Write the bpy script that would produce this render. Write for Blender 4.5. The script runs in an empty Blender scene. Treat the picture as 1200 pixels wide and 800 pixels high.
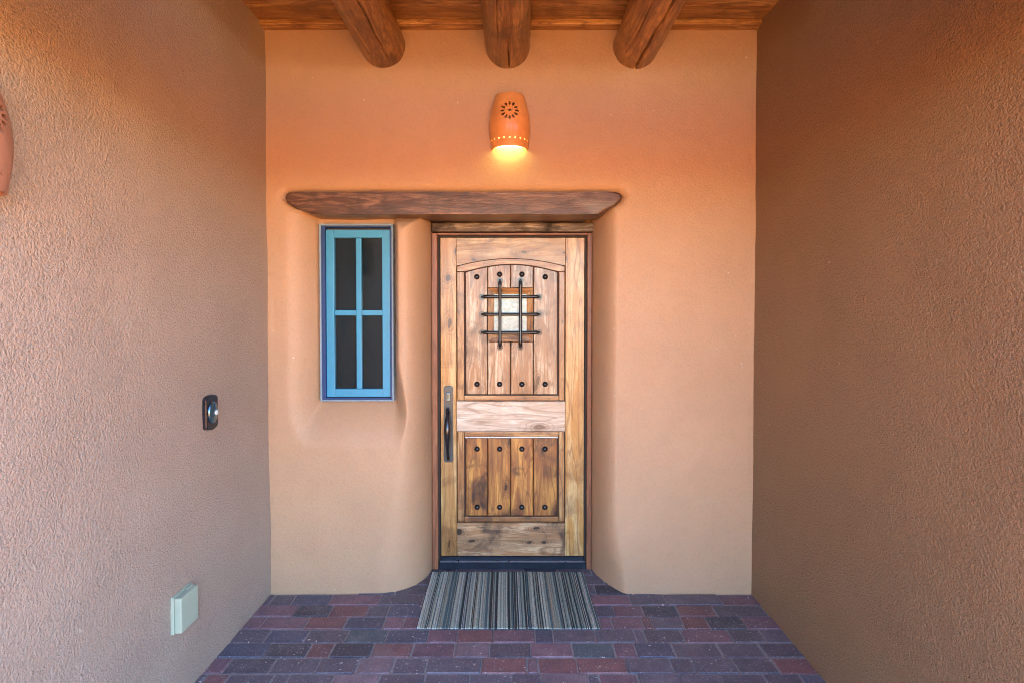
import bpy, bmesh, math, random
from mathutils import Vector, Matrix, noise
random.seed(7)
PI = math.pi
S = bpy.context.scene
COL = S.collection

# ------------------------------------------------------------------ camera
cam_d = bpy.data.cameras.new('camera')
cam = bpy.data.objects.new('camera', cam_d); COL.objects.link(cam)
cam_d.sensor_width = 36.0; cam_d.lens = 18.0
cam_d.shift_y = -25.5/1200
cam_d.clip_start = 0.05; cam_d.clip_end = 500
cam.location = (0, 0, 1.63)
cam.rotation_euler = (math.radians(90-1.2), 0, 0)
S.camera = cam

# ------------------------------------------------------------------ world, sun, exposure
SUN_EL = math.radians(62); SUN_AZ = math.radians(-18)     # azimuth measured from +Y towards +X
w = bpy.data.worlds.new('World'); S.world = w; w.use_nodes = True
nt = w.node_tree; nt.nodes.clear()
sky = nt.nodes.new('ShaderNodeTexSky'); sky.sky_type = 'NISHITA'; sky.sun_disc = False
sky.sun_elevation = SUN_EL; sky.sun_rotation = SUN_AZ
sky.air_density = 1.0; sky.dust_density = 0.0; sky.ozone_density = 4.0
bg = nt.nodes.new('ShaderNodeBackground'); bg.inputs['Strength'].default_value = 0.15
wo = nt.nodes.new('ShaderNodeOutputWorld')
nt.links.new(sky.outputs[0], bg.inputs[0]); nt.links.new(bg.outputs[0], wo.inputs[0])
sd = bpy.data.lights.new('sun', 'SUN'); sd.energy = 5.0; sd.angle = math.radians(0.5); sd.color = (1.0, 0.92, 0.78)
sun = bpy.data.objects.new('sun', sd); COL.objects.link(sun)
dv = Vector((math.sin(SUN_AZ)*math.cos(SUN_EL), math.cos(SUN_AZ)*math.cos(SUN_EL), math.sin(SUN_EL)))
sun.rotation_euler = dv.to_track_quat('Z', 'Y').to_euler(); sun.location = dv*30
S.view_settings.view_transform = 'Standard'; S.view_settings.look = 'None'
S.view_settings.gamma = 1.0; S.view_settings.exposure = 3.55
S.cycles.filter_width = 1.0; S.cycles.denoising_prefilter = 'NONE'
S.cycles.max_bounces = 8; S.cycles.diffuse_bounces = 6; S.cycles.transparent_max_bounces = 12

# ------------------------------------------------------------------ material helpers
class NT:
    def __init__(s, name):
        s.m = bpy.data.materials.new(name); s.m.use_nodes = True
        s.t = s.m.node_tree; s.t.nodes.clear()
        s.out = s.n('ShaderNodeOutputMaterial'); s.p = s.n('ShaderNodeBsdfPrincipled')
        s.l(s.p.outputs[0], s.out.inputs[0])
    def n(s, typ, **kw):
        x = s.t.nodes.new(typ)
        for k, v in kw.items(): setattr(x, k, v)
        return x
    def l(s, a, b): s.t.links.new(a, b)
    def set(s, **kw):
        for k, v in kw.items(): s.p.inputs[k.replace('_', ' ')].default_value = v
    def noise(s, vec, scale, detail=4, rough=.5, dist=0):
        x = s.n('ShaderNodeTexNoise'); x.inputs['Scale'].default_value = scale
        x.inputs['Detail'].default_value = detail; x.inputs['Roughness'].default_value = rough
        x.inputs['Distortion'].default_value = dist
        s.l(vec, x.inputs['Vector']); return x.outputs[0]
    def ramp(s, fac, stops, interp='LINEAR'):
        x = s.n('ShaderNodeValToRGB'); e = x.color_ramp; e.interpolation = interp
        while len(e.elements) < len(stops): e.elements.new(0.5)
        for el, (p, c) in zip(e.elements, stops):
            el.position = p; el.color = (c if isinstance(c, tuple) else (c, c, c)) + (1,)
        s.l(fac, x.inputs[0]); return x.outputs[0]
    def mix(s, fac, a, b, mode='MIX'):
        x = s.n('ShaderNodeMix', data_type='RGBA', blend_type=mode)
        for sock, v in ((x.inputs[0], fac), (x.inputs[6], a), (x.inputs[7], b)):
            if isinstance(v, (int, float)): sock.default_value = v
            elif isinstance(v, tuple): sock.default_value = v + (1,)
            else: s.l(v, sock)
        return x.outputs[2]
    def math(s, op, a, b=0.0, c=None):
        x = s.n('ShaderNodeMath', operation=op)
        for i, v in enumerate((a, b) if c is None else (a, b, c)):
            if isinstance(v, (int, float)): x.inputs[i].default_value = v
            else: s.l(v, x.inputs[i])
        return x.outputs[0]
    def coord(s, rnd=True, scale=(1, 1, 1)):
        tc = s.n('ShaderNodeTexCoord'); v = tc.outputs['Object']
        if rnd:
            oi = s.n('ShaderNodeObjectInfo'); s.oi = oi
            mu = s.n('ShaderNodeVectorMath', operation='MULTIPLY_ADD')
            cx = s.n('ShaderNodeCombineXYZ')
            for i, k in enumerate((37.1, 71.7, 53.3)): s.l(s.math('MULTIPLY', oi.outputs['Random'], k), cx.inputs[i])
            mu.inputs[1].default_value = (1, 1, 1)
            s.l(v, mu.inputs[0]); s.l(cx.outputs[0], mu.inputs[2]); v = mu.outputs[0]
        if scale != (1, 1, 1):
            mp = s.n('ShaderNodeMapping'); mp.inputs['Scale'].default_value = scale
            s.l(v, mp.inputs[0]); v = mp.outputs[0]
        return v
    def bump(s, h, strength=.5, dist=.01, normal=None):
        b = s.n('ShaderNodeBump'); b.inputs['Strength'].default_value = strength
        b.inputs['Distance'].default_value = dist; s.l(h, b.inputs['Height'])
        if normal: s.l(normal, b.inputs['Normal'])
        s.l(b.outputs[0], s.p.inputs['Normal']); return b.outputs[0]

def stucco(name, base, grain, gd, gs, gloss=.55, pit=.22):
    m = NT(name); v = m.coord(False)
    big = m.noise(v, 1.3, 3, .55)
    mid = m.noise(v, 9, 4, .6)
    c = m.mix(m.ramp(big, [(.3, 0.0), (.7, 1.0)]), tuple(x*.93 for x in base), tuple(min(1, x*1.05) for x in base))
    c = m.mix(m.math('MULTIPLY', m.ramp(mid, [(.45, 0.0), (.75, 1.0)]), .35), c, tuple(x*.86 for x in base))
    fine = m.noise(v, grain, 3, .6, .0); rnd = m.noise(v, grain*2.1, 2, .6); tw = m.ramp(m.noise(v, 3.5, 3, .6), [(.35, .75), (.65, 1.0)])
    vo = m.n('ShaderNodeTexVoronoi', feature='SMOOTH_F1'); vo.inputs['Scale'].default_value = grain*.75
    vo.inputs['Smoothness'].default_value = .6
    dn = m.n('ShaderNodeVectorMath', operation='ADD'); nn = m.n('ShaderNodeTexNoise'); nn.inputs['Scale'].default_value = grain*.5
    m.l(v, nn.inputs['Vector']); sc = m.n('ShaderNodeVectorMath', operation='SCALE'); sc.inputs['Scale'].default_value = 1.6/grain
    m.l(nn.outputs[1], sc.inputs[0]); m.l(v, dn.inputs[0]); m.l(sc.outputs[0], dn.inputs[1]); m.l(dn.outputs[0], vo.inputs['Vector'])
    h = m.math('ADD', m.math('ADD', m.math('MULTIPLY', fine, 1.0), m.math('MULTIPLY', vo.outputs[0], -.35)), m.math('MULTIPLY', rnd, .35))
    c = m.mix(m.math('MULTIPLY', m.math('MULTIPLY', m.ramp(h, [(.33, 1.0), (.52, 0.0)]), tw), pit), c, tuple(x*.7 for x in base))  # low spots darkened: pit dust plus painted shade for relief
    # sparse pale flecks
    fl = m.noise(v, 38, 2, .5)
    c = m.mix(m.math('MULTIPLY', m.ramp(fl, [(.775, 0.0), (.79, 1.0)]), .45), c, (.75, .66, .58))
    m.l(c, m.p.inputs['Base Color']); m.set(Roughness=gloss)
    m.p.inputs['Specular IOR Level'].default_value = .7
    b1 = m.bump(mid, .2, .003); m.bump(m.math('MULTIPLY', h, tw), gs, gd, b1)
    return m.m

def wood(name, axis, pale, midc, dark, grain=1.0, rough=.42, coat=.25, knots=.6, stain=.5, spread=.25, bd=.002, crack=0.0, flat=False, kscale=6.5):
    sc = {'x': (1, 9, 9), 'y': (9, 1, 9), 'z': (9, 9, 1)}[axis]
    m = NT(name); v0 = m.coord(True); mp = m.n('ShaderNodeMapping'); mp.inputs['Scale'].default_value = sc
    m.l(v0, mp.inputs[0]); v = mp.outputs[0]
    # warp near knots
    fig = m.noise(v, 1.6*grain, 5, .62, 1.6)
    fibre = m.noise(v, 14*grain, 4, .7, .3)
    lines = m.math('FRACT', m.math('MULTIPLY', m.noise(v, .9*grain, 2, .5, .4), 9.0))
    lines = m.math('ABSOLUTE', m.math('SUBTRACT', lines, .5))
    c = m.mix(m.ramp(fig, [(.38, 0.0), (.56, 1.0)]), pale, midc)
    c = m.mix(m.math('MULTIPLY', m.ramp(lines, [(.0, 1.0), (.16, 0.0)]), .62), c, dark)
    c = m.mix(m.math('MULTIPLY', m.ramp(fibre, [(.35, 1.0), (.55, 0.0)]), .55), c, tuple(x*.55+y*.3 for x, y in zip(midc, dark)))
    sk = m.noise(v, .55*grain, 3, .6, .6)
    c = m.mix(m.math('MULTIPLY', m.ramp(sk, [(.52, 0.0), (.58, 1.0)]), .6*min(1, stain+.2)), c, tuple(.55*a+.45*b for a, b in zip(midc, dark)))
    # knots, squeezed along the grain
    ks = {'x': (.45, 1, 1), 'y': (1, .45, 1), 'z': (1, 1, .45)}[axis]
    km = m.n('ShaderNodeMapping'); km.inputs['Scale'].default_value = ks; m.l(v0, km.inputs[0])
    nn = m.n('ShaderNodeTexNoise'); nn.inputs['Scale'].default_value = 9; m.l(km.outputs[0], nn.inputs['Vector'])
    s2 = m.n('ShaderNodeVectorMath', operation='SCALE'); s2.inputs['Scale'].default_value = .09; m.l(nn.outputs[1], s2.inputs[0])
    ad = m.n('ShaderNodeVectorMath', operation='ADD'); m.l(km.outputs[0], ad.inputs[0]); m.l(s2.outputs[0], ad.inputs[1])
    vo = m.n('ShaderNodeTexVoronoi'); vo.inputs['Scale'].default_value = kscale; kv = ad.outputs[0]
    if flat:
        vo.voronoi_dimensions = '2D'; sp = m.n('ShaderNodeSeparateXYZ'); cb = m.n('ShaderNodeCombineXYZ')
        m.l(kv, sp.inputs[0]); m.l(sp.outputs[0], cb.inputs[0]); m.l(sp.outputs[2], cb.inputs[1]); kv = cb.outputs[0]
    m.l(kv, vo.inputs['Vector'])
    d = vo.outputs['Distance']
    c = m.mix(m.math('MULTIPLY', m.ramp(d, [(.05, 1.0), (.30, 0.0)]), knots*.55), c, tuple(.5*a+.5*b for a, b in zip(midc, dark)))
    ring = m.math('ABSOLUTE', m.math('SUBTRACT', m.math('FRACT', m.math('MULTIPLY', d, 16.0)), .5))
    rm = m.math('MULTIPLY', m.ramp(ring, [(.05, 1.0), (.22, 0.0)]), m.ramp(d, [(.08, 1.0), (.26, 0.0)]))
    c = m.mix(m.math('MULTIPLY', rm, knots*.7), c, dark)
    c = m.mix(m.math('MULTIPLY', m.ramp(d, [(.045, 1.0), (.075, 0.0)]), knots), c, tuple(x*.35 for x in dark))
    st = m.noise(v0, 5.0, 5, .62, .8)
    c = m.mix(m.math('MULTIPLY', m.ramp(st, [(.50, 0.0), (.68, 1.0)]), stain), c, dark)
    hv = m.n('ShaderNodeHueSaturation'); m.l(c, hv.inputs['Color'])
    m.l(m.math('MULTIPLY_ADD', m.oi.outputs['Random'], spread, 1-spread*.5), hv.inputs['Value']); c = hv.outputs[0]
    hgt = m.math('ADD', fibre, m.math('MULTIPLY', fig, .5))
    if crack:
        cn = m.noise(v, 1.1, 2, .5, .5)
        cr = m.ramp(m.math('ABSOLUTE', m.math('SUBTRACT', cn, .5)), [(.0, 1.0), (.012, 0.0)])
        mask = m.ramp(m.noise(v0, 2.2, 2), [(.48, 0.0), (.56, 1.0)])
        cr = m.math('MULTIPLY', cr, mask)
        c = m.mix(m.math('MULTIPLY', cr, crack), c, (.012, .007, .004)); hgt = m.math('SUBTRACT', hgt, m.math('MULTIPLY', cr, 3.0))
    m.l(c, m.p.inputs['Base Color'])
    m.l(m.math('MULTIPLY_ADD', fig, .25, rough-.1), m.p.inputs['Roughness'])
    m.p.inputs['Coat Weight'].default_value = coat; m.p.inputs['Coat Roughness'].default_value = .28
    m.bump(hgt, .6, bd)
    return m.m

def plain(name, c, rough=.5, metal=0.0, coat=0.0, var=.12, nscale=30, bd=.0008, wear=None):
    m = NT(name); v = m.coord(True); nz = m.noise(v, nscale, 4, .6)
    cc = m.mix(m.ramp(nz, [(.3, 0.0), (.7, 1.0)]), tuple(x*(1-var) for x in c), tuple(min(1, x*(1+var)) for x in c))
    if wear:
        wn = m.noise(v, nscale*.35, 5, .7)
        cc = m.mix(m.math('MULTIPLY', m.ramp(wn, [(.6, 0.0), (.68, 1.0)]), .7), cc, wear)
    m.l(cc, m.p.inputs['Base Color']); m.set(Roughness=rough, Metallic=metal)
    m.p.inputs['Coat Weight'].default_value = coat; m.p.inputs['Coat Roughness'].default_value = .15
    m.l(m.math('MULTIPLY_ADD', nz, .25, rough-.12), m.p.inputs['Roughness'])
    m.bump(nz, .5, bd); return m.m

def emit(name, c, strength):
    m = NT(name); m.set(Roughness=.4); m.p.inputs['Base Color'].default_value = (.8, .8, .75, 1)
    m.p.inputs['Emission Color'].default_value = c + (1,); m.p.inputs['Emission Strength'].default_value = strength
    return m.m

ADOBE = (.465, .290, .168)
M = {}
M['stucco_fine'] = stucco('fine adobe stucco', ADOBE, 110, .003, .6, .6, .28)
M['stucco_coarse_dim'] = stucco('coarse adobe stucco', (.275, .158, .078), 130, .010, 1.0, .6, .5)  # darker copy of the side stucco: this wall's shade put into the base
M['stucco_coarse_lit'] = stucco('coarse adobe stucco lit', (.40,.315,.255), 130, .009, 1.0, .6, .42)  # same adobe paint, paler and greyer: sky light put into the base
M['stucco_out'] = stucco('bounce wall adobe', (.6,.2,.06), 40, .006, .5, .8)
M['ceiling'] = wood('ceiling pine', 'x', (.58, .34, .13), (.34, .16, .05), (.08, .03, .01), 1.3, .5, .2, .8, .55, .4)
M['viga'] = wood('viga log', 'y', (.52, .26, .08), (.25, .10, .028), (.04, .014, .005), 1.6, .34, .5, .9, .6, .25, .006, 0)
M['lintel'] = wood('dark lintel', 'x', (.30, .16, .095), (.085, .032, .018), (.022, .009, .006), 1.6, .30, .5, .5, .7, .1, .006, 0)
M['header'] = wood('weathered header', 'x', (.52, .44, .34), (.20, .155, .12), (.02, .014, .01), 1.6, .75, 0, .5, .95, .1, .010, 0)
M['trim'] = wood('door trim', 'z', (.30, .125, .055), (.22, .08, .035), (.09, .03, .015), 1, .5, .2, .1, .3, .1)
M['trim_x'] = wood('door head trim', 'x', (.30, .125, .055), (.22, .08, .035), (.09, .03, .015), 1, .5, .2, .1, .3, .1)
FL = dict(flat=True)
M['alder_v'] = wood('knotty alder vertical', 'z', (.54, .38, .17), (.42, .21, .05), (.09, .03, .009), 1, .34, .5, .95, .55, .2, kscale=5, **FL)
M['alder_top'] = wood('knotty alder top', 'x', (.56, .42, .22), (.40, .23, .08), (.10, .035, .012), 1, .34, .5, .95, .5, .15, kscale=6, **FL)
M['plank_up'] = wood('upper plank alder glare', 'z', (.56, .47, .34), (.28, .145, .06), (.045, .016, .007), 1.3, .34, .5, .95, .8, .35, kscale=5, **FL)  # whiter than the lower planks: sky glare painted into the wood
M['plank_low'] = wood('lower plank alder', 'z', (.60, .30, .065), (.30, .105, .02), (.045, .014, .006), 1.2, .34, .5, .98, 1.0, .35, kscale=6, **FL)
M['mould_v'] = wood('moulding alder', 'z', (.54, .34, .14), (.32, .14, .04), (.07, .025, .01), 1, .34, .5, .6, .8, .2, **FL)
M['mould_x'] = wood('moulding alder horizontal', 'x', (.54, .34, .14), (.32, .14, .04), (.07, .025, .01), 1, .34, .5, .6, .8, .2, **FL)
M['lock_rail'] = wood('glare-pale rail', 'x', (.70, .63, .53), (.47, .38, .29), (.17, .11, .07), 1, .34, .5, .8, .3, .05, kscale=4, **FL)  # paler than the other rails: sky glare put into the wood colour
M['kick_rail'] = wood('kick rail', 'x', (.60, .43, .25), (.36, .19, .08), (.05, .025, .015), 1.4, .4, .4, .95, .95, .05, kscale=7, **FL)
M['groove'] = plain('dark groove', (.05, .02, .01), .7)
M['weather'] = plain('weatherstrip', (.012, .01, .009), .7)
M['iron'] = plain('black iron', (.010, .011, .014), .34, .1, .35, .3, 60, .0006)
M['bronze'] = plain('oiled bronze', (.055, .075, .085), .38, .55, .2, .15, 20)
M['grip'] = plain('dark grip', (.012, .014, .018), .2, .2, .6, .2, 20)
M['blue'] = plain('blue paint', (.04, .28, .47), .42, 0, .15, .06, 14, .0012)
M['blue_dark'] = plain('blue jamb', (.010, .045, .16), .5, 0, .1, .1, 14)
M['blue_edge'] = plain('pale blue caulk', (.24, .34, .42), .6)
M['gasket'] = plain('dark gasket', (.01, .012, .02), .7)
M['glass'] = None
M['mortar'] = plain('pale mortar', (.27, .245, .24), .9, 0, 0, .3, 60, .003)
M['threshold'] = plain('threshold metal', (.012, .02, .035), .4, .3, .1, .2, 25)
M['threshold_lip'] = plain('threshold lip', (.38, .42, .46), .3, .8, .0, .1, 25)
M['terracotta'] = plain('terracotta sconce', (.66, .29, .09), .45, 0, .3, .12, 18, .001)
M['terracotta_dull'] = plain('dull terracotta', (.34, .17, .115), .6, 0, .1, .15, 18, .001)  # duller, pinker tone than the other sconce
M['glaze'] = plain('pale cream glaze', (.85, .78, .62), .5)
M['outlet'] = plain('sage plastic', (.36, .43, .34), .45, 0, .1, .05, 12, .0005)
M['bell_plate'] = plain('bell bronze', (.016, .018, .03), .3, .5, .4, .4, 50, .002)
M['bell_ring'] = plain('bell silver', (.09, .17, .24), .25, .8, .3, .15, 30)
M['bell_button'] = plain('bell button', (.45, .5, .5), .15, 0, .5, .02)
M['dark_room'] = plain('dark room', (.045, .042, .04), .9)
M['gravel'] = plain('warm bounce gravel', (.52,.19,.025), .95, 0, 0, .25, 40, .01)  # unseen ground, reddened to throw warm bounce light into the porch
M['roof'] = plain('roof', (.4, .3, .2), .9)
M['lampglow'] = emit('sconce glow', (.86, 1.0, .34), 1.7)

def glass_mat():
    m = NT('window glass'); m.t.nodes.remove(m.p)
    gl = m.n('ShaderNodeBsdfGlossy'); gl.inputs['Roughness'].default_value = .012
    tr = m.n('ShaderNodeBsdfTransparent'); tr.inputs[0].default_value = (.75, .82, .85, 1)
    fr = m.n('ShaderNodeFresnel'); fr.inputs[0].default_value = 1.3
    mx = m.n('ShaderNodeMixShader')
    m.l(fr.outputs[0], mx.inputs[0]); m.l(tr.outputs[0], mx.inputs[1]); m.l(gl.outputs[0], mx.inputs[2])
    m.l(mx.outputs[0], m.out.inputs[0]); return m.m
M['glass'] = glass_mat()
def screen_mat():
    m = NT('insect screen'); v = m.coord(False)
    wv = m.n('ShaderNodeTexWave'); wv.bands_direction = 'Z'; wv.inputs['Scale'].default_value = 120; m.l(v, wv.inputs[0])
    c = m.mix(wv.outputs[1], (.003, .007, .009), (.009, .017, .021)); m.l(c, m.p.inputs['Base Color'])
    m.set(Roughness=.6); return m.m
M['screen'] = screen_mat()
def sky_glass():
    m = NT('seeded door glass'); v = m.coord(False)
    n1 = m.noise(v, 26, 3, .6, 1.2); m.l(m.mix(m.ramp(n1, [(.35, 0.0), (.65, 1.0)]), (.26, .38, .38), (.42, .56, .56)), m.p.inputs['Base Color'])  # pale blue mottle paints the sky's reflection into the glass
    m.set(Roughness=.22); m.p.inputs['Coat Weight'].default_value = .15
    m.bump(n1, .6, .004); return m.m
M['sky_glass'] = sky_glass()
def paver_mat():
    m = NT('clay paver'); v = m.coord(True)
    base = m.oi.outputs['Color']
    n1 = m.noise(v, 14, 4, .65); n2 = m.noise(v, 130, 3, .6); n3 = m.noise(v, 5, 3, .6)
    c = m.mix(m.ramp(n1, [(.3, 0.0), (.72, 1.0)]), base, m.mix(.5, base, (.055, .05, .065)))
    c = m.mix(m.math('MULTIPLY', m.ramp(n3, [(.55, 0.0), (.75, 1.0)]), .30), c, (.30, .26, .27))
    c = m.mix(m.math('MULTIPLY', m.ramp(n2, [(.56, 0.0), (.70, 1.0)]), .6), c, (.40, .36, .37))
    n4 = m.noise(v, 60, 2, .5)
    c = m.mix(m.math('MULTIPLY', m.ramp(n4, [(.70, 0.0), (.74, 1.0)]), .8), c, (.75, .72, .70))
    m.l(c, m.p.inputs['Base Color']); m.l(m.math('MULTIPLY_ADD', n1, .3, .38), m.p.inputs['Roughness'])
    m.p.inputs['Specular IOR Level'].default_value = .45
    m.bump(m.math('ADD', n1, m.math('MULTIPLY', n2, .6)), .7, .0025); return m.m
M['paver'] = paver_mat()
def mat_fabric(name, c):
    m = NT(name); v = m.coord(False); n1 = m.noise(v, 180, 3, .7); n2 = m.noise(v, 40, 3, .6)
    cc = m.mix(m.ramp(n1, [(.35, 0.0), (.65, 1.0)]), tuple(x*.55 for x in c), tuple(min(1, x*1.3) for x in c))
    cc = m.mix(m.math('MULTIPLY', n2, .3), cc, (.12, .13, .14))
    m.l(cc, m.p.inputs['Base Color']); m.set(Roughness=.9); m.bump(n1, 1, .004); return m.m

# ------------------------------------------------------------------ object helpers
def tag(o, label=None, cat=None, group=None, kind=None):
    for k, v in (('label', label), ('category', cat), ('group', group), ('kind', kind)):
        if v: o[k] = v
    return o
def thing(name, label, cat, loc=(0, 0, 0), rz=0, group=None):
    o = bpy.data.objects.new(name, None); COL.objects.link(o); o.location = loc; o.rotation_euler = (0, 0, rz)
    o.empty_display_size = .05
    return tag(o, label, cat, group, 'thing' if label else None)
def link(name, me, mat, parent=None, off=(0, 0, 0)):
    o = bpy.data.objects.new(name, me); COL.objects.link(o)
    if mat is not None and not me.materials: me.materials.append(M[mat] if isinstance(mat, str) else mat)
    if parent: o.parent = parent
    o.location = off; return o
def base_of(p):
    v = Vector((0, 0, 0))
    while p: v = v + p.location; p = p.parent
    return v
def fin(name, bm, mat, parent=None, smooth=False, angle=None):
    """bm is in world coordinates; the object's origin goes to the middle of its footprint"""
    me = bpy.data.meshes.new(name)
    xs = [v.co for v in bm.verts]
    c = Vector(((min(v.x for v in xs)+max(v.x for v in xs))/2, (min(v.y for v in xs)+max(v.y for v in xs))/2, min(v.z for v in xs)))
    for v in bm.verts: v.co -= c
    bmesh.ops.recalc_face_normals(bm, faces=bm.faces)
    if smooth:
        for f in bm.faces: f.smooth = True
    bm.to_mesh(me); bm.free()
    if smooth and angle:
        me.set_sharp_from_angle(angle=math.radians(angle))
    return link(name, me, mat, parent, c-base_of(parent))
def box(bm, x0, x1, y0, y1, z0, z1, bev=0, seg=1):
    r = bmesh.ops.create_cube(bm, size=1)
    for v in r['verts']:
        v.co = Vector((x0+(v.co.x+.5)*(x1-x0), y0+(v.co.y+.5)*(y1-y0), z0+(v.co.z+.5)*(z1-z0)))
    if bev:
        es = list({e for v in r['verts'] for e in v.link_edges})
        bmesh.ops.bevel(bm, geom=es, offset=bev, segments=seg, profile=.6, affect='EDGES')
    return bm
def B(x0, x1, y0, y1, z0, z1, bev=0, seg=1): return box(bmesh.new(), x0, x1, y0, y1, z0, z1, bev, seg)
def prism(pts, y0, y1, bev=0, seg=1, bm=None):
    """outline in x,z extruded in y; bevels only the front outline"""
    bm = bm or bmesh.new()
    f = [bm.verts.new((x, y0, z)) for x, z in pts]; k = [bm.verts.new((x, y1, z)) for x, z in pts]
    ff = bm.faces.new(f); bm.faces.new(k[::-1]); n = len(pts)
    for i in range(n): bm.faces.new((f[i], k[i], k[(i+1) % n], f[(i+1) % n]))
    if bev: bmesh.ops.bevel(bm, geom=list(ff.edges), offset=bev, segments=seg, profile=.6, affect='EDGES')
    return bm
def tube(bm, pts, radii, seg=10, cap=True):
    rings = []
    for i, p in enumerate(pts):
        p = Vector(p); a = Vector(pts[max(0, i-1)]); b = Vector(pts[min(len(pts)-1, i+1)])
        t = (b-a).normalized(); u = t.orthogonal().normalized() if i == 0 else (rings[-1][1]-t*rings[-1][1].dot(t)).normalized()
        w_ = t.cross(u); r = radii[i] if isinstance(radii, (list, tuple)) else radii
        rings.append(([bm.verts.new(p+r*(math.cos(2*PI*k/seg)*u+math.sin(2*PI*k/seg)*w_)) for k in range(seg)], u))
    for (a, _), (b, _) in zip(rings, rings[1:]):
        for k in range(seg): bm.faces.new((a[k], a[(k+1) % seg], b[(k+1) % seg], b[k]))
    if cap: bm.faces.new(rings[0][0][::-1]); bm.faces.new(rings[-1][0])
    return bm
def smooth01(t): t = max(0, min(1, t)); return t*t*(3-2*t)
def nz(x, y, z, s, k=0): return noise.noise(Vector((x*s+k, y*s+k*1.7, z*s+k*.3)))

# ------------------------------------------------------------------ layout numbers (metres)
WY = 2.903; XL = -1.386; XR = 1.374; CEIL = 3.203
DX0, DX1 = -.500, .497            # door recess
LZ0, LZ1 = 2.157, 2.281           # lintel
WX0, WX1, WZ0, WZ1 = -1.128, -.692, 1.092, 2.128   # window recess

# ------------------------------------------------------------------ ground, added bounce wall, room behind
bm = bmesh.new(); g = [(-80, -80), (80, -80), (80, 80), (-80, 80)]
bm.faces.new([bm.verts.new((x, y, -.06)) for x, y in g])
tag(fin('ground', bm, 'gravel'), kind='structure')
bm = bmesh.new(); box(bm, -5.0, 7.5, -7.4, -7.0,-.06,.4, .04, 2)  # unseen low wall added to block horizon sky and bounce warm light
tag(fin('bounce_wall', bm, 'stucco_out'), 'unseen low wall added across from the porch to shape its light', 'wall', None, 'thing')

# ------------------------------------------------------------------ adobe walls
def wall_depth(x, z):
    d = 0.0
    # window splay
    if z < LZ0+.02:
        wl = .155; wr = .05+.065*smooth01((1.35-z)/.35); wb = .255
        dx = (WX0-x)/wl if x < WX0 else ((x-WX1)/wr if x > WX1 else 0)
        dz = (WZ0-z)/wb if z < WZ0 else 0
        r = (max(dx, 0)**2.3+max(dz, 0)**2.3)**(1/2.3)
        if r < 1:
            side = (1-r)**1.9 if x < WX0 else (1-r)**1.5
            slope = (1-r)**1.6
            k = smooth01((dz-dx)/.25+.5)
            d = max(d, .14*(slope*k+side*(1-k)))
    # door reveals
    if z < LZ0+.05:
        ax = .13+.15*smooth01((1.0-z)/.95); t = (x-(DX0-ax))/ax
        if 0 < t and x < 0: t = min(t, 1); d = max(d, .30*(1-math.sqrt(max(0, 1-t*t))))
        axr = .105+.055*smooth01((.5-z)/.5); t = ((DX1+axr)-x)/axr
        nn = 1.8-.45*smooth01((.35-z)/.35)
        if x > 0 and 0 < t: t = min(t, 1); d = max(d, .30*(1-max(0, 1-t**nn)**(1/nn)))
        if -.70 < x < DX0 and z > 2.07: d = max(d, .10*((z-2.07)/.09)**2)
    # pocket behind and around the lintel
    hx0, hx1 = -1.262, .608
    cx = 0 if hx0 < x < hx1 else (hx0-x if x < hx0 else x-hx1)
    zt, zb = LZ1-.012, LZ0+.045
    # the lintel's lower corners are chopped, so the pocket rises there
    if x < -1.08: zb += (-1.08-x)*.30
    if x > .50: zb += (x-.50)*.5
    cz = 0 if zb < z < zt else (z-zt if z > zt else zb-z)
    q = math.hypot(cx, cz)
    if q == 0: d = max(d, .2 if (-1.05 < x < .45) else .06)
    elif z > zb-.12 and (z > zb or x < -1.1 or x > .5):
        d = max(d, .034*math.exp(-(q/.038)**2)+.02*math.exp(-(q/.016)**2))
    if zt < z < zt+.03 and -1.05 < x < .45 : d = max(d, .05*(1-(z-zt)/.03)**2)
    return d
def grid_wall(name, us, vs, f, keep, mat, label, boxes):
    bm = bmesh.new(); V = [[bm.verts.new(f(u, v)) for u in us] for v in vs]
    for j in range(len(vs)-1):
        for i in range(len(us)-1):
            if keep((us[i]+us[i+1])/2, (vs[j]+vs[j+1])/2):
                bm.faces.new((V[j][i], V[j][i+1], V[j+1][i+1], V[j+1][i]))
    for fc in bm.faces: fc.smooth = True
    bmesh.ops.delete(bm, geom=[v for v in bm.verts if not v.link_faces], context='VERTS')
    for b in boxes: box(bm, *b)
    me = bpy.data.meshes.new(name)
    for v in bm.verts: v.co.z -= 0
    bm.to_mesh(me); bm.free(); o = link(name, me, mat)
    return tag(o, label, 'wall', None, 'thing')
def lin(a, b, n): return [a+(b-a)*i/n for i in range(n+1)]
us = lin(-1.42, WX0, 28)[:-1] + lin(WX0, WX1, 30)[:-1] + lin(WX1, -.56, 22)[:-1]
us += [DX0-.06*(1-math.sin(PI/2*k/14)) for k in range(14)] + [DX0]
us += lin(DX0, DX1, 50)[1:-1] + [DX1] + [DX1+.06*(1-math.cos(PI/2*k/14)) for k in range(1, 15)]
us += lin(.557, .70, 14)[1:] + lin(.70, 1.41, 48)[1:]
vs = lin(-.03, .9, 60)[:-1] + lin(.9, WZ0, 24)[:-1] + lin(WZ0, 2.05, 60)[:-1] + lin(2.05, 2.40, 60)[:-1] + lin(2.40, 3.30, 60)
def fb(x, z):
    d = wall_depth(x, z)
    und = .007*nz(x, 0, z, 1.6)+.0035*nz(x, 0, z, 4.5, 3)+.0012*nz(x, 0, z, 14, 5)
    if d > .1: und *= .35
    if abs(x) > 1.36: und *= .3
    return (x, WY+d+und, z)
def keepb(x, z):
    if DX0 < x < DX1 and z < LZ0+.02: return False
    if WX0+.03 < x < WX1-.03 and WZ0+.03 < z < WZ1-.03: return False
    return True
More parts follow.
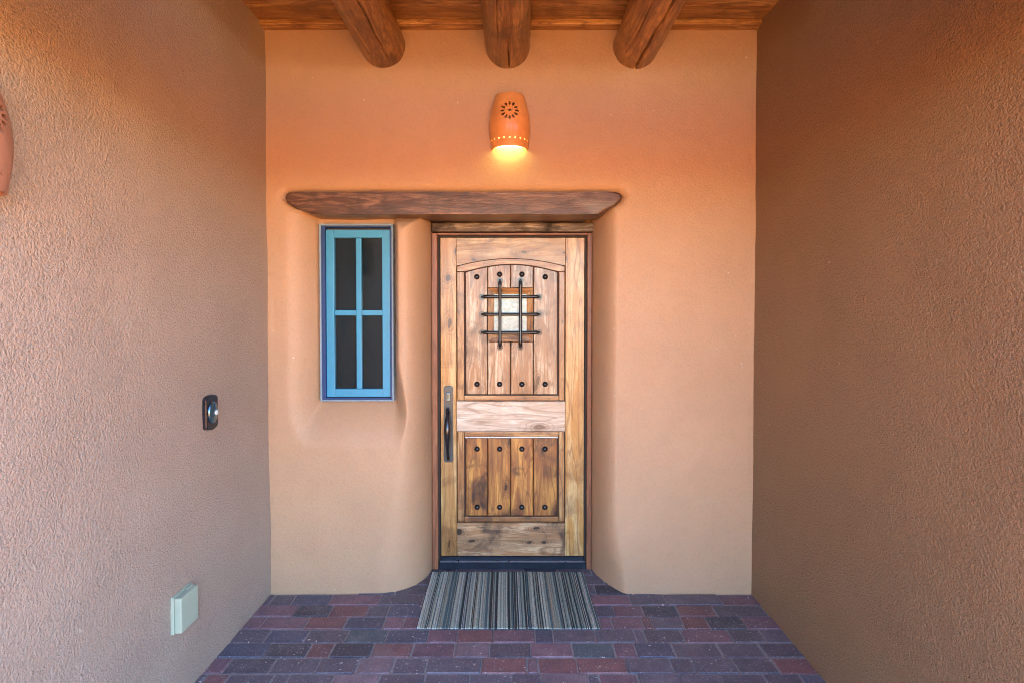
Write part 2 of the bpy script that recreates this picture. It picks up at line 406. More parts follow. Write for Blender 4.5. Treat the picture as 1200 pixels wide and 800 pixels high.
grid_wall('adobe_wall', us, vs, fb, keepb, 'stucco_fine',
          'smooth orange adobe back wall with rounded openings for the door and the blue window',
          [(-1.7, WX0-.02, 3.2, 3.36, -.05, 3.30), (WX1+.02, DX0-.02, 3.22, 3.36, -.05, LZ0), (DX1+.02, 1.7, 3.22, 3.36, -.05, 3.30),
           (WX0-.02, DX1+.02, 3.22, 3.36, LZ0+.005, 3.30), (WX0-.02, WX1+.02, 3.2, 3.36, -.05, WZ0-.02)])
def side(x0, sgn, k):
    def f(y, z):
        return (x0+sgn*(.007*nz(k, y, z, 1.3, k)+.004*nz(k, y, z, 4, k+3)+.0015*nz(k, y, z, 13, k+7)), y, z)
    return f
LY0, RY0 = -.6, 1.05
grid_wall('adobe_wall', lin(LY0, 2.96, 120), lin(-.05, 3.32, 90), side(XL, 1, 11), lambda a, b: True, 'stucco_coarse_lit',
          'coarse adobe side wall that carries the doorbell and the green outlet cover',
          [(XL-.42, XL-.03, LY0, 3.36, -.05, 3.32)])
grid_wall('adobe_wall', lin(RY0, 2.96, 70), lin(-.05, 3.32, 90), side(XR, -1, 23), lambda a, b: True, 'stucco_coarse_dim',
          'bare coarse shade-darkened adobe side wall facing the doorbell',
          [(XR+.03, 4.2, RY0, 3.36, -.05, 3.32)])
# room shell behind the wall (seen only dimly through the window)
bm = bmesh.new()
for b in ((-3, 3, 5.6, 5.7, -.1, 3.4), (-3.1, -3, 3.37, 5.7, -.1, 3.4), (3, 3.1, 3.37, 5.7, -.1, 3.4), (-3, 3, 3.37, 5.6, -.1, 0), (-3, 3, 3.37, 5.6, 3.3, 3.4)): box(bm, *b)
tag(fin('interior_walls', bm, 'dark_room'), kind='structure')

# ------------------------------------------------------------------ porch ceiling: boards over round vigas
RF0 = .95
ceil = thing('porch_ceiling', 'brown plank ceiling of the porch running across above the round beams', 'ceiling', (0, WY, CEIL))
y = 2.935; k = 0
while y > RF0:
    w_ = [.10, .135, .14, .138, .142][min(k, 4)]+(.004*random.random() if k > 1 else 0)
    b = B(XL-.02, XR+.02, y-w_+.003, y, CEIL, CEIL+.03, .004); dz = random.uniform(-.002, .002) - (.012 if k == 0 else 0)
    for v in b.verts: v.co.z += dz + (.010 if k else 0)
    fin('board', b, 'ceiling', ceil); y -= w_; k += 1
bm = bmesh.new(); box(bm, -5, 5, RF0+.0, 6.0, CEIL+.05, CEIL+.45)
rf = fin('roof_slab', bm, 'roof', ceil)
bm = B(-1.39, 5, .80, 1.0, 2.38, 2.90, .015, 2)  # unseen beam added to keep sky light off the upper wall
tag(fin('sky_block_beam', bm, 'viga'), 'unseen square beam added at the open porch front to block sky light', 'beam', None, 'thing')
def viga(x, label, seed, cracks=()):
    bm = bmesh.new(); n = 200; ys = lin(-2.2, .08, 70)
    def cr(a, yy):
        g = 0
        for a0, sl, ya, yb, wd, dp in cracks:
            if ya < yy < yb:
                da = abs((a-(a0+sl*yy+.05*nz(seed, yy, 0, 5)+.02*nz(seed, yy, 0, 22))+PI) % (2*PI)-PI)
                fade = min(1, (yy-ya)/.15, (yb-yy)/.08+.3)
                if da < wd: g = max(g, dp*fade*(1-da/wd))
        return g
    rings = []
    for yy in ys:
        R = .1245+.004*nz(seed, yy, 0, 1.2)
        rings.append([bm.verts.new((x+math.cos(a)*(R-cr(a, yy)+.004*nz(math.cos(a)+seed, yy*.4, math.sin(a), 2.2)+.0012*nz(math.cos(a)*6, yy*.5, math.sin(a)*6+seed, 2)), WY+yy,
                                    3.102+math.sin(a)*(R-cr(a, yy)+.004*nz(math.cos(a), yy*.4+seed, math.sin(a), 2.2)))) for a in [2*PI*i/n for i in range(n)]])
    for a, b in zip(rings, rings[1:]):
        for i in range(n): bm.faces.new((a[i], a[(i+1) % n], b[(i+1) % n], b[i]))
    bm.faces.new(rings[0]); bm.faces.new(rings[-1][::-1])
    tag(fin('viga', bm, 'viga', None, True, 50), label, 'beam', 'round beams under the porch ceiling', 'thing')
viga(-.722, 'round log beam entering the wall above the stretch between window and pier', 1.3, [(-1.15, .1, -.9, -.12, .035, .012), (-1.75, .05, -.6, -.25, .03, .008)])
viga(-.024, 'round log beam in the middle, straight above the wall sconce', 5.1, [(-1.50, .05, -.32, .05, .04, .018), (-1.95, .0, -1.2, -.3, .035, .012)])
viga(.694, 'round log beam with a long dark diagonal crack, over the plain wall side', 9.7, [(-1.62, -.30, -1.4, .06, .055, .03), (-2.1, .1, -.9, -.2, .03, .01)])

# ------------------------------------------------------------------ floor of clay pavers
fl = thing('floor', None, None, (0, 2.9, 0)); fl['kind'] = 'structure'
bm = B(-1.44, 1.44, .30, 3.4, -.058, -.005); o = fin('mortar_bed', bm, 'mortar', fl)
TONE = {'d': (.14, .115, .14), 'b': (.10, .10, .145), 'p': (.22, .12, .145), 'r': (.235, .105, .105), 'l': (.25, .17, .19), 't': (.10, .125, .14), 'k': (.07, .065, .085)}
def A(*v): return [220+q/3.158 for q in v]
def Bq(*v): return [600+q/3.158 for q in v]
R0Y = 2.896; P = .1062
rows = [  # (row index from R0 towards the camera, joints in photo columns, tones)
 (0, A(150, 300, 380, 520, 705, 865)+Bq(60, 270, 440, 575, 780, 930, 1100), 'ddbpdkdpddpd'),
 (1, A(90, 240, 390, 520, 660, 735, 880)+Bq(120, 300, 380, 490, 620, 760, 950, 1100), 'dpkrdbdpbpkrddd'),
 (2, A(60, 200, 265, 430, 575, 720, 795, 960)+Bq(180, 330, 375, 490, 525, 640, 735, 870, 1000, 1150), 'ddpprbppdppprdrkpkd'[1:]),
 (3, A(0, 155, 280, 430, 580, 730, 885, 995, 1130)+Bq(85, 155, 310, 460, 500, 640, 820, 940, 1060, 1200), 'ddbdtbprpbddddpddb'),
 (4, A(-50, 110, 280, 435, 525, 675, 825, 985, 1115)+Bq(70, 225, 385, 465, 605, 780, 940, 1090, 1240), 'dbkrkrpldptpbddd'),
 (5, A(-120, 60, 130, 300, 470, 620, 755, 880, 1085)+Bq(55, 100, 245, 430, 600, 680, 840, 990, 1140, 1300), 'dpdddlddrprrddddrd'),
 (6, A(-100, 30, 120, 290, 350, 520, 695, 870, 1040)+Bq(0, 110, 290, 330, 480, 640, 800, 960, 1100, 1260), 'drdddlddddldpddddb'),
]
MESH = {}
def paver(x0, x1, y0, y1, tone):
    L = round((x1-x0)/.01)*.01; W = round(y1-y0, 3); key = (L, W)
    if key not in MESH:
        b = B(-L/2+.0034, L/2-.0034, -W/2+.0034, W/2-.0034, -.045, 0, .0045, 1)
        me = bpy.data.meshes.new('paver'); b.to_mesh(me); b.free(); me.materials.append(M['paver']); MESH[key] = me
    o = bpy.data.objects.new('paver', MESH[key]); COL.objects.link(o); o.parent = fl
    o.location = Vector(((x0+x1)/2, (y0+y1)/2, random.uniform(-.0022, .0018)))-fl.location
    o.rotation_euler = (random.uniform(-.012, .012), random.uniform(-.008, .008), random.uniform(-.008, .008))
    c = TONE[tone]; j = random.uniform(.85, 1.18); o.color = tuple(q*j for q in c)+(1,)
for r, cols, tones in rows:
    y1 = R0Y-P*r; y0 = y1-P; ym = (y0+y1)/2
    cols = sorted(cols); xs = [(c-600)/600*ym for c in cols]
    for i in range(len(xs)-1):
        if xs[i+1] > -1.42 and xs[i] < 1.42: paver(max(xs[i], -1.43), min(xs[i+1], 1.43), y0, y1, tones[i % len(tones)])
r = 0
for r in list(range(7, 17))+[-1, -2, -3]:
    y1 = R0Y-P*r; x = -1.43-random.random()*.2; tight = r < 0
    while x < 1.43:
        L = .21 if random.random() > .15 else .11
        if not tight or (x < .70 and x+L > -.8):
            x0, x1 = max(x, -1.43), min(x+L, 1.43)
            if x1-x0 > .03: paver(x0, x1, y1-P, y1, random.choice('dddkbpprdl' if r > 0 else 'ddk'))
        x += L
# porch edge beyond: paved band reaching out to the courtyard
bm = bmesh.new(); k = 0
yy = R0Y-P*17
while yy > .32:
    x = -1.43-random.random()*.2
    while x < 1.43:
        x0, x1 = max(x, -1.43), min(x+.21, 1.43)
        if x1-x0 > .03: box(bm, x0+.003, x1-.003, yy-P+.003, yy-.003, -.045, 0, 0)
        x += .21
    yy -= P
o = fin('paver_band', bm, 'paver', fl); o['kind'] = 'stuff'; o.color = (.13, .085, .095, 1)

# ------------------------------------------------------------------ lintel and weathered header
bm = bmesh.new()
LF = 2.868
out = [(-1.245, LZ1), (-1.262, LZ1-.012), (-1.270, LZ1-.035), (-1.258, LZ1-.062), (-1.215, LZ1-.090), (-1.13, LZ0+.004), (-1.07, LZ0),
       (.48, LZ0), (.505, LZ0+.004), (.575, LZ1-.080), (.612, LZ1-.045), (.617, LZ1-.022), (.605, LZ1-.006), (.585, LZ1)]
top = [(x, z) for x, z in out]
n = 60; pts = []
for i, (x, z) in enumerate(out):
    pts.append((x, z))
    x2, z2 = out[(i+1) % len(out)]
    L = math.hypot(x2-x, z2-z); m_ = int(L/.06)
    for q in range(1, m_): pts.append((x+(x2-x)*q/m_, z+(z2-z)*q/m_))
pts = [(x, z+.0035*nz(x, 0, z, 6)) for x, z in pts]
bm = prism(pts[::-1], LF, 3.06, .02, 4)
t = thing('lintel', 'long dark brown timber lintel spanning over the window and the door', 'beam', (-.33, 2.95, LZ0))
fin('timber', bm, 'lintel', t, True, 60)
bm = B(-1.06, .45, 3.05, 3.215, LZ0+.004, LZ1-.01, .006)
fin('backing_timber', bm, 'lintel', t)
bm = bmesh.new(); n = 40; f0, f1 = [], []
pts = [(-.494+.996*i/n, 2.104) for i in range(n+1)]+[(.502-.996*i/n, 2.1555) for i in range(n+1)]
pts = [(x, z+(.0035*nz(x, 0, z, 22) if z > 2.13 else 0)) for x, z in pts]
bm = prism(pts[::-1], 3.150, 3.215, .004, 1)
t = thing('header_beam', 'thin weathered grey-brown board between the dark lintel and the door frame', 'beam', (0, 3.17, 2.104))
fin('timber', bm, 'header', t)

# ------------------------------------------------------------------ front door
door = thing('front_door', 'knotty alder plank door with arched panel, iron grille and clavos', 'door', (.003, 3.215, 0))
FY = 3.205       # front of stiles
fin('jamb', B(-.499, -.462, 3.172, 3.33, .0, 2.0985, .004), 'trim', door)
fin('jamb', B(.466, .496, 3.172, 3.33, .0, 2.0985, .004), 'trim', door)
fin('jamb_stop', B(-.4615, -.4505, 3.192, 3.33, .045, 2.083, 0), 'weather', door)
fin('jamb_stop', B(.4545, .4655, 3.192, 3.33, .045, 2.083, 0), 'weather', door)
fin('head_jamb', B(-.4615, .4655, 3.172, 3.33, 2.084, 2.0985, .003), 'trim_x', door)
fin('head_stop', B(-.450, .454, 3.192, 3.33, 2.0735, 2.0835, 0), 'weather', door)
th = fin('threshold', B(-.4615, .4655, 3.178, 3.34, .0, .040, .004), 'threshold', door)
fin('threshold_lip', B(-.455, .459, 3.184, 3.21, .0402, .047, .002), 'threshold_lip', th)
fin('door_sweep', B(-.448, .452, 3.198, 3.24, .0475, .0705, .003), 'threshold', door)
fin('core', B(-.447, .451, 3.228, 3.27, .0708, 2.072), 'groove', door)
SX0, SX1, TX0, TX1 = -.448, -.348, .334, .453
fin('stile', B(SX0, SX1-.001, FY, 3.2275, .072, 2.0725, .0022), 'alder_v', door)
fin('stile', B(TX0+.001, TX1, FY, 3.2275, .072, 2.0725, .0022), 'alder_v', door)
def arc(x, lo, hi, x0, x1):           # shallow arch between x0 and x1
    u = (x-(x0+x1)/2)/((x1-x0)/2); return lo+(hi-lo)*(1-abs(u)**1.9)
N = 26
pts = [(SX1+(TX0-SX1)*i/N, arc(SX1+(TX0-SX1)*i/N, 1.897, 1.945, SX1, TX0)) for i in range(N+1)]
fin('top_rail', prism(pts+[(TX0, 2.0725), (SX1, 2.0725)], FY, 3.2275, .002), 'alder_top', door)
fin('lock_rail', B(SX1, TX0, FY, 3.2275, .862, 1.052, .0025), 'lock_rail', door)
fin('bottom_rail', B(SX1, TX0, FY-.0035, 3.2275, .072, .283, .004), 'kick_rail', door)
# panels
IX0, IX1 = -.292, .286
def panel(z0, z1, arched):
    G = .004
    def zt(x, inner):
        if not arched: return z1
        return arc(x, 1.855, 1.902, IX0, IX1) if inner else arc(x, 1.897, 1.945, SX1, TX0)-G
    pz1 = (1.893 if arched else z1)
    iz0 = z0+.043; iz1 = z1-.043
    my0, my1 = 3.2135, 3.2275
    fin('moulding', prism([(SX1+G, z0+G), (IX0-.010, z0+G), (IX0-.010, (1.860 if arched else z1-G)), (SX1+G, (1.860 if arched else z1-G))], my0, my1, .0025, 2), 'mould_v', door)
    fin('moulding', prism([(IX1+.010, z0+G), (TX0-G, z0+G), (TX0-G, (1.860 if arched else z1-G)), (IX1+.010, (1.860 if arched else z1-G))], my0, my1, .0025, 2), 'mould_v', door)
    fin('moulding', B(IX0-.0085, IX1+.0085, my0, my1, z0+G, iz0-.008, .0025, 2), 'mould_x', door)
    if arched:
        xa0, xb0 = SX1+G, TX0-G; a = [xa0+(xb0-xa0)*i/N for i in range(N+1)]
        lo = [(x, arc(max(IX0, min(IX1, x)), 1.855, 1.902, IX0, IX1)+.0085) for x in a]; hi = [(x, zt(x, False)) for x in a[::-1]]
        fin('moulding', prism(lo+hi, my0, my1, .0022, 1), 'mould_x', door)
    else:
        fin('moulding', B(IX0-.0085, IX1+.0085, my0, my1, iz1+.008, z1-G, .0025, 2), 'mould_x', door)
        fin('moulding_edge', B(IX0-.004, IX1+.004, 3.2095, 3.2262, iz1-.001, iz1+.0065, .002, 2), 'threshold_lip', door)
    cuts = [IX0, -.153, -.009, .134, IX1]
    for i in range(4):
        xa, xb = cuts[i]+.0022, cuts[i+1]-.0022
        segs = [(iz0, iz1)] if not arched else ([(iz0, None)] if i in (0, 3) else [(iz0, 1.4235), (1.7605, None)])
        for a0, a1 in segs:
            if a1 is None:
                m_ = 8; p_ = [(xa, a0), (xb, a0)]+[(xb-(xb-xa)*q/m_, arc(xb-(xb-xa)*q/m_, 1.855, 1.902, IX0, IX1)) for q in range(m_+1)]
            else: p_ = [(xa, a0), (xb, a0), (xb, a1), (xa, a1)]
            fin('plank', prism(p_, 3.2095, 3.2265, .0035, 1), 'plank_up' if arched else 'plank_low', door)
panel(1.052, 1.945, True)
panel(.283, .862, False)
# speakeasy window
sur = fin('grille_surround', prism([(-.1505, 1.4255), (.1315, 1.4255), (.1315, 1.7585), (-.1505, 1.7585)], 3.2262, 3.2272), 'plank_up', door)
ox0, ox1, oz0, oz1 = -.1500, .1310, 1.4258, 1.7580; ix0, ix1, iz0, iz1 = -.112, .093, 1.468, 1.722
for poly, mt in (([(ox0, oz0), (ox1, oz0), (ix1, iz0), (ix0, iz0)], 'mould_x'), ([(ix0, iz1), (ix1, iz1), (ox1, oz1), (ox0, oz1)], 'mould_x'),
                 ([(ox0, oz0), (ix0, iz0), (ix0, iz1), (ox0, oz1)], 'mould_v'), ([(ix1, iz0), (ox1, oz0), (ox1, oz1), (ix1, iz1)], 'mould_v')):
    b = bmesh.new()
    def yy_(x, z): return 3.2065 if (x in (ox0, ox1)) else 3.2205
    f = [b.verts.new((x, yy_(x, z), z)) for x, z in poly]; k_ = [b.verts.new((x, 3.226, z)) for x, z in poly]
    b.faces.new(f); b.faces.new(k_[::-1])
    for i in range(4): b.faces.new((f[i], k_[i], k_[(i+1) % 4], f[(i+1) % 4]))
    fin('surround_strip', b, mt, sur)
fin('glass_pane', B(ix0+.0005, ix1-.0005, 3.2215, 3.2258, iz0+.0005, iz1-.0005), 'sky_glass', door)
gr = fin('grille', B(-.004, .004, 3.1995, 3.2005, 1.590, 1.594), 'iron', door)
def rivet_mesh(R=.0065):
    b = bmesh.new(); bmesh.ops.create_uvsphere(b, u_segments=12, v_segments=6, radius=R)
    for v in b.verts: v.co.y *= .7
    for f in b.faces: f.smooth = True
    return b
def bar(p0, p1):
    b = bmesh.new(); a, c = Vector(p0), Vector(p1); d = (c-a).normalized(); up = Vector((0, 0, 1)) if abs(d.x) > .5 else Vector((1, 0, 0))
    tube(b, [a+d*.016+Vector((0, .006, 0)), a+d*.028, a+d*.05]+[c-d*.05, c-d*.028, c-d*.016+Vector((0, .006, 0))], [.009, .0125, .0098, .0098, .0125, .009], 12)
    for e, s in ((a, 1), (c, -1)):
        ctr = e+d*s*.010; ring = []
        pl = []
        for q in range(8):
            an = 2*PI*q/8+PI/8; pl.append((ctr+d*math.cos(an)*.0215+up*math.sin(an)*.0195))
        fr = [b.verts.new((v.x, 3.203, v.z)) for v in pl]; bk = [b.verts.new((v.x, 3.211, v.z)) for v in pl]
        b.faces.new(fr); b.faces.new(bk[::-1])
        for i in range(8): b.faces.new((fr[i], bk[i], bk[(i+1) % 8], fr[(i+1) % 8]))
        rb = rivet_mesh(.0085)
        tm = bpy.data.meshes.new('t'); 
        for v in rb.verts: v.co += Vector((ctr.x, 3.2015, ctr.z))
        rb.to_mesh(tm); rb.free(); b.from_mesh(tm); bpy.data.meshes.remove(tm)
    return b
for z in (1.704, 1.595, 1.482): fin('bar', bar((-.196, 3.193, z), (.180, 3.193, z)), 'iron', gr, True, 40)
for x in (-.075, .053): fin('bar', bar((x, 3.187, 1.815), (x, 3.187, 1.382)), 'iron', gr, True, 40)
cm = None
b = bmesh.new(); prof = [(0, -.0125), (.006, -.0115), (.0115, -.008), (.0155, -.0025), (.0175, 0), (.0175, .003)]
rings = []
for rr, yy in prof[1:]: rings.append([b.verts.new((rr*math.cos(2*PI*q/14), yy, rr*math.sin(2*PI*q/14))) for q in range(14)])
tip = b.verts.new((0, prof[0][1], 0))
for q in range(14): b.faces.new((tip, rings[0][q], rings[0][(q+1) % 14]))
for a_, c_ in zip(rings, rings[1:]):
    for q in range(14): b.faces.new((a_[q], c_[q], c_[(q+1) % 14], a_[(q+1) % 14]))
bmesh.ops.recalc_face_normals(b, faces=b.faces)
for f in b.faces: f.smooth = True
cm = bpy.data.meshes.new('clavo'); b.to_mesh(cm); b.free(); cm.materials.append(M['iron'])
for x in (-.220, -.078, .062, .208):
    for z in ((1.829 if abs(x) > .1 else 1.845), 1.159, .750, .380):
        o = link('clavo', cm, None, door, (x-.003, 3.2085-3.215, z))
# handle set
hp = [(-.428, .690)]
hp = [(-.4285, .682), (-.424, .673), (-.414, .668), (-.384, .668), (-.3735, .673), (-.3695, .682), (-.3695, 1.135), (-.3735, 1.144), (-.384, 1.149), (-.414, 1.149), (-.424, 1.144), (-.4285, 1.135)]
hs = fin('handle_plate', prism([(x, z) for x, z in hp], 3.1985, FY+.001, .003, 2), 'bronze', door)
fin('lock_cylinder', B(-.413, -.388, 3.190, 3.1985, 1.055, 1.108, .004, 2), 'bell_ring', hs)
fin('keyhole', B(-.4035, -.3975, 3.1885, 3.1905, 1.068, 1.096, .0008), 'grip', hs)
b = bmesh.new(); tube(b, [(-.400, 3.199, 1.003), (-.400, 3.170, 1.005), (-.400, 3.158, 1.0)], [.010, .0135, .012], 12)
fin('thumb_latch', b, 'grip', hs, True, 50)
b = bmesh.new(); zz = lin(.688, .992, 22); P_, R_ = [], []
for z in zz:
    u = (z-.688)/(.992-.688); P_.append((-.400, 3.199-.052*math.sin(PI*min(1, max(0, u)))**.55, z))
    R_.append(.0085+.0125*math.exp(-((u-.66)/.24)**2)+.003*math.exp(-((u)/.08)**2)+.003*math.exp(-((u-1)/.06)**2))
tube(b, P_, R_, 14); fin('grip', b, 'grip', hs, True, 60)

# ------------------------------------------------------------------ blue window
win = thing('blue_window', 'tall narrow blue window with four dark panes beside the door', 'window', (-.91, 3.02, 1.10))
W0 = 3.000
fx0, fx1, fz0, fz1 = -1.1195, -.6965, 1.094, 2.1195     # outer frame
def frame(name, x0, x1, z0, z1, wd, y0, y1, mat, bev=.002, wl=None):
    wl = wl or wd; b = bmesh.new()
    box(b, x0, x0+wl, y0, y1, z0, z1, bev); box(b, x1-wd, x1, y0, y1, z0, z1, bev)
    box(b, x0+wl, x1-wd, y0+.0005, y1-.0005, z0, z0+wd, bev); box(b, x0+wl, x1-wd, y0+.0005, y1-.0005, z1-wd, z1, bev)
    return fin(name, b, mat, win)
frame('caulk_edge', fx0-.004, fx1+.004, fz0-.004, fz1+.004, .010, W0-.012, W0+.06, 'blue_edge', .003)
frame('window_frame', fx0+.0065, fx1-.0065, fz0+.0065, fz1-.0065, .009, W0-.004, W0+.07, 'blue_dark', .001, .021)
frame('gasket', fx0+.021, fx1-.011, fz0+.011, fz1-.011, .010, W0+.022, W0+.07, 'gasket', 0)
sx0, sx1, sz0, sz1 = fx0+.028, fx1-.020, fz0+.019, fz1-.027
sash = thing('sash', None, None); sash.parent = win; sash.location = Vector((-.91, 3.02, 1.11))-win.location
def spart(name, b, mat): return fin(name, b, mat, sash)
SY = W0+.010
RW = .046
spart('sash_stile', B(sx0, sx0+RW, SY, SY+.035, sz0, sz1, .003, 2), 'blue')
spart('sash_stile', B(sx1-RW, sx1, SY, SY+.035, sz0, sz1, .003, 2), 'blue')
spart('sash_rail', B(sx0+RW+.0003, sx1-RW-.0003, SY+.0006, SY+.035, sz0, sz0+.047, .003, 2), 'blue')
spart('sash_rail', B(sx0+RW+.0003, sx1-RW-.0003, SY+.0006, SY+.035, sz1-.047, sz1, .003, 2), 'blue')
gx0, gx1, gz0, gz1 = sx0+RW, sx1-RW, sz0+.047, sz1-.047
mx, mz = (gx0+gx1)/2+.002, 1.606
spart('muntin', B(mx-.0155, mx+.0155, SY+.005, SY+.03, gz0+.0005, gz1-.0005, .003, 2), 'blue')
spart('muntin', B(gx0+.0005, mx-.016, SY+.0062, SY+.029, mz-.0155, mz+.0155, .003, 2), 'blue')
spart('muntin', B(mx+.016, gx1-.0005, SY+.0062, SY+.029, mz-.0155, mz+.0155, .003, 2), 'blue')
for a, c in ((gx0, mx-.0155), (mx+.0155, gx1)):
    for e, f in ((gz0, mz-.0155), (mz+.0155, gz1)):
        spart('pane', B(a+.0008, c-.0008, SY+.018, SY+.021, e+.0008, f-.0008), 'glass')
spart('insect_screen', B(gx0-.004, gx1+.004, SY+.050, SY+.0512, gz0-.004, gz1+.004), 'screen')

# ------------------------------------------------------------------ terracotta sconces
def sconce_shade():
    H_ = .298; b = bmesh.new(); nth, nzv = 28, 18; rows_ = []
    for j in range(nzv+1):
        z = H_*j/nzv; u = z/H_
        wv = .100+.030*math.sin(PI*(u*.86+.10))**1.2*.55-.020*u**3
        dp = .090+.024*math.sin(PI*(u*.86+.10))**1.2-.014*u**3
        rows_.append([b.verts.new((-wv*math.cos(PI*i/nth), -dp*math.sin(PI*i/nth)**.9, z)) for i in range(nth+1)])
    for j in range(nzv):
        for i in range(nth): b.faces.new((rows_[j][i], rows_[j][i+1], rows_[j+1][i+1], rows_[j+1][i]))
    # slightly domed closed top
    last = rows_[-1]
    r2 = [b.verts.new((v.co.x*.8, v.co.y*.8, H_+.006)) for v in last]
    for i in range(nth): b.faces.new((last[i], last[i+1], r2[i+1], r2[i]))
    b.faces.new(r2)
    bmesh.ops.recalc_face_normals(b, faces=b.faces)
    me = bpy.data.meshes.new('s'); b.to_mesh(me); b.free(); o = bpy.data.objects.new('s', me); COL.objects.link(o)
    md = o.modifiers.new('a', 'SOLIDIFY'); md.thickness = .009; md.offset = -1
    b = bmesh.new()
    def cut(x, z, rx, rz_, ang, seg):
        # straight radial cutter from the axis outwards
        pts0 = []
        for q in range(seg):
            a = 2*PI*q/seg; lx, lz = rx*math.cos(a), rz_*math.sin(a)
            pts0.append((x+lx*math.cos(ang)-lz*math.sin(ang), z+lx*math.sin(ang)+lz*math.cos(ang)))
        f = [b.verts.new((p, -.16, q)) for p, q in pts0]; k = [b.verts.new((p, -.04, q)) for p, q in pts0]
        b.faces.new(f); b.faces.new(k[::-1])
        for i in range(seg): b.faces.new((f[i], k[i], k[(i+1) % seg], f[(i+1) % seg]))
    for q in range(12):
        a = 2*PI*q/12+PI/2; cut(.040*math.cos(a), .187+.040*math.sin(a), .0120, .0068, a, 8)
    cut(0, .187, .010, .007, 0, 10)
    for q in range(9):
        th = math.radians(26+128*q/8)
        c = Vector((-math.cos(th)*.108, -math.sin(th)*.102, .042)); d = Vector((-math.cos(th), -math.sin(th), 0)); u = Vector((0, 0, 1)); v = d.cross(u)
        ring = [[b.verts.new(c+d*s+.0048*(math.cos(2*PI*i/10)*u+math.sin(2*PI*i/10)*v)) for i in range(10)] for s in (-.045, .04)]
        b.faces.new(ring[0]); b.faces.new(ring[1][::-1])
        for i in range(10): b.faces.new((ring[0][i], ring[1][i], ring[1][(i+1) % 10], ring[0][(i+1) % 10]))
    bmesh.ops.recalc_face_normals(b, faces=b.faces)
    cme = bpy.data.meshes.new('c'); b.to_mesh(cme); b.free(); co = bpy.data.objects.new('c', cme); COL.objects.link(co)
    bo = o.modifiers.new('b', 'BOOLEAN'); bo.operation = 'DIFFERENCE'; bo.object = co; bo.solver = 'EXACT'
    dg = bpy.context.evaluated_depsgraph_get(); res = bpy.data.meshes.new_from_object(o.evaluated_get(dg)); res.name = 'shade'
    bpy.data.objects.remove(o); bpy.data.objects.remove(co)
    for p in res.polygons: p.use_smooth = True
    res.set_sharp_from_angle(angle=math.radians(35))
    res.materials.clear(); res.materials.append(M['terracotta'])
    return res
shade = sconce_shade()
def halfdisc(R, D, y0, z0, z1):
    b = bmesh.new(); lo = [b.verts.new((-R*math.cos(PI*i/16), y0-D*math.sin(PI*i/16), z0)) for i in range(17)]
    hi = [b.verts.new((v.co.x, v.co.y, z1)) for v in lo]
    b.faces.new(lo[::-1]); b.faces.new(hi)
    for i in range(17): b.faces.new((lo[i], lo[(i+1) % 17], hi[(i+1) % 17], hi[i]))
    bmesh.ops.recalc_face_normals(b, faces=b.faces)
    me = bpy.data.meshes.new('h'); b.to_mesh(me); b.free(); return me
dif = halfdisc(.082, .078, -.004, .020, .028); baf = halfdisc(.1035, .0985, -.001, .085, .088)  # baf: unseen plate added inside to keep light off the upper holes
def sconce(loc, rz, label, lit='lampglow'):
    t = thing('wall_sconce', label, 'wall lamp', loc, rz, 'terracotta wall sconces')
    if lit == 'lampglow': link('shade', shade, None, t)
    else:
        dull = shade.copy(); dull.materials.clear(); dull.materials.append(M['terracotta_dull']); link('shade', dull, None, t)
    df = link('diffuser', dif if lit == 'lampglow' else dif.copy(), None, t); df.data.materials.clear(); df.data.materials.append(M[lit]); link('baffle', baf, 'glaze', t)
sconce((-.013, WY+.004, 2.520), 0, 'orange terracotta sconce with a punched sunburst, lit above the door')
sconce((XL-.004, 1.272, 1.930), PI/2, 'terracotta sconce on the coarse side wall that carries the doorbell', 'glaze')

# ------------------------------------------------------------------ doorbell
db = thing('doorbell', 'small dark bronze doorbell with a round silver button', 'doorbell', (XL+.004, 2.327, 1.080))
def prism_x(pts, x0, x1, bev, seg=2):      # outline in y,z extruded along x, bevelled at x1
    b = bmesh.new(); f = [b.verts.new((x1, y, z)) for y, z in pts]; k = [b.verts.new((x0, y, z)) for y, z in pts]
    ff = b.faces.new(f); b.faces.new(k[::-1]); n = len(pts)
    for i in range(n): b.faces.new((f[i], k[i], k[(i+1) % n], f[(i+1) % n]))
    if bev: bmesh.ops.bevel(b, geom=list(ff.edges), offset=bev, segments=seg, profile=.6, affect='EDGES')
    return b
YC, ZC = 2.327, 1.160
pl = []
for q in range(9): a = PI*q/8; pl.append((YC+.046*math.cos(a), ZC+.062+.018*math.sin(a)))
for q in range(9): a = PI+PI*q/8; pl.append((YC+.046*math.cos(a), ZC-.062+.018*math.sin(a)))
bp = fin('back_plate', prism_x(pl, XL, XL+.020, .006), 'bell_plate', db)
pl = [(YC+.033*math.cos(2*PI*q/24), ZC+.055*math.sin(2*PI*q/24)) for q in range(24)]
b = bmesh.new(); rs = [(.034, .052, .0205), (.032, .049, .026), (.022, .030, .030), (.014, .016, .036)]; R = []
for ry, rz_, dx in rs: R.append([b.verts.new((XL+dx, YC+ry*math.cos(2*PI*q/24), ZC+rz_*math.sin(2*PI*q/24))) for q in range(24)])
for a, c in zip(R, R[1:]):
    for q in range(24): b.faces.new((a[q], a[(q+1) % 24], c[(q+1) % 24], c[q]))
b.faces.new(R[-1]); b.faces.new(R[0][::-1]); fin('bezel', b, 'bell_ring', db, True, 35)
b = bmesh.new(); bmesh.ops.create_uvsphere(b, u_segments=16, v_segments=10, radius=.0125)
for v in b.verts: v.co = Vector((XL+.037+v.co.x*.7, YC+v.co.y, ZC+v.co.z))
fin('button', b, 'bell_button', db, True)

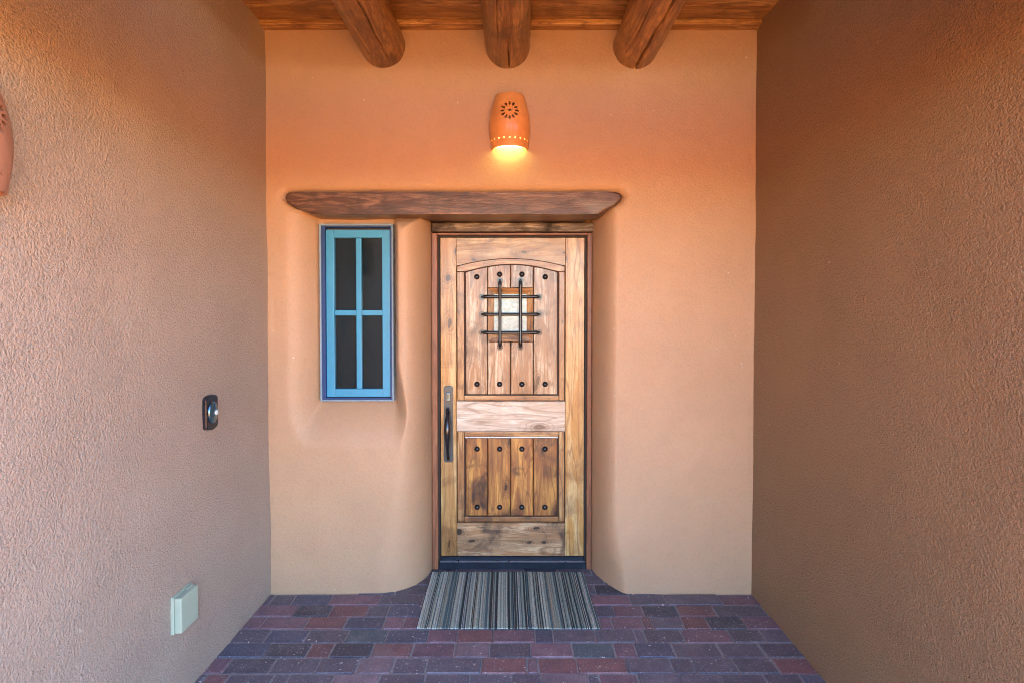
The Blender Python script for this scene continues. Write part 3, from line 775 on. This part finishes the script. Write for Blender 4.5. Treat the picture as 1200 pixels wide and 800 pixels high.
# ------------------------------------------------------------------ outlet cover
oc = thing('outlet_cover', 'pale green outlet cover low on the coarse wall under the doorbell', 'outlet cover', (XL, 2.115, .305))
fin('base', B(XL-.004, XL+.010, 2.056, 2.178, .303, .458, .002), 'outlet', oc)
fin('lid', B(XL+.0105, XL+.040, 2.060, 2.172, .307, .452, .005, 2), 'outlet', oc)
b = bmesh.new(); tube(b, [(XL+.018, 2.165, .4535), (XL+.018, 2.130, .4535)], .0045, 8); fin('hinge', b, 'outlet', oc, True, 40)

# ------------------------------------------------------------------ striped doormat
cols = {'teal': (.33, .39, .32), 'pale': (.55, .60, .49), 'white': (.80, .84, .76), 'dark': (.02, .03, .032), 'slate': (.09, .15, .16), 'sand': (.40, .36, .26)}
FM = {k: mat_fabric('mat '+k, c) for k, c in cols.items()}
bm = bmesh.new(); x = -.494; names = list(cols); idx = {k: i for i, k in enumerate(names)}; prev = None
while x < .445:
    cch = random.choice(['teal']*6+['pale']*6+['white']*3+['dark']*5+['slate']*4+['sand'])
    if cch == prev: continue
    prev = cch; wd = random.choice([.003, .004, .005, .007, .010, .013]) if cch != 'white' else random.choice([.003, .004, .005])
    x1 = min(x+wd, .446); n0 = len(bm.faces)
    h = .0075+random.uniform(-.0012, .0015); y0, y1 = 2.577+random.uniform(-.0025, .0025), 3.134+random.uniform(-.003, .003)
    ny = 14; xm = (x+x1)/2; rows_ = []
    for q in range(ny+1):
        yy = y0+(y1-y0)*q/ny; hh = h+.0015*nz(x, yy, 0, 5)+.0006*random.uniform(-1, 1)
        sx = .003*nz(0, yy, 0, 3)-(yy-2.577)*.012+.004
        rows_.append([bm.verts.new((x+sx, yy, .001)), bm.verts.new((x+sx+.0005, yy, hh-.001)), bm.verts.new((xm+sx, yy, hh)), bm.verts.new((x1+sx-.0005, yy, hh-.001)), bm.verts.new((x1+sx, yy, .001))])
    for a, c in zip(rows_, rows_[1:]):
        for i in range(4): bm.faces.new((a[i], a[i+1], c[i+1], c[i]))
    bm.faces.new(rows_[0][::-1]); bm.faces.new(rows_[-1])
    bm.faces.ensure_lookup_table()
    for f in bm.faces[n0:]: f.material_index = idx[cch]
    x = x1
mo = tag(fin('doormat', bm, None), 'striped teal, white and black doormat lying before the door', 'doormat', None, 'thing')
for k in names: mo.data.materials.append(FM[k])
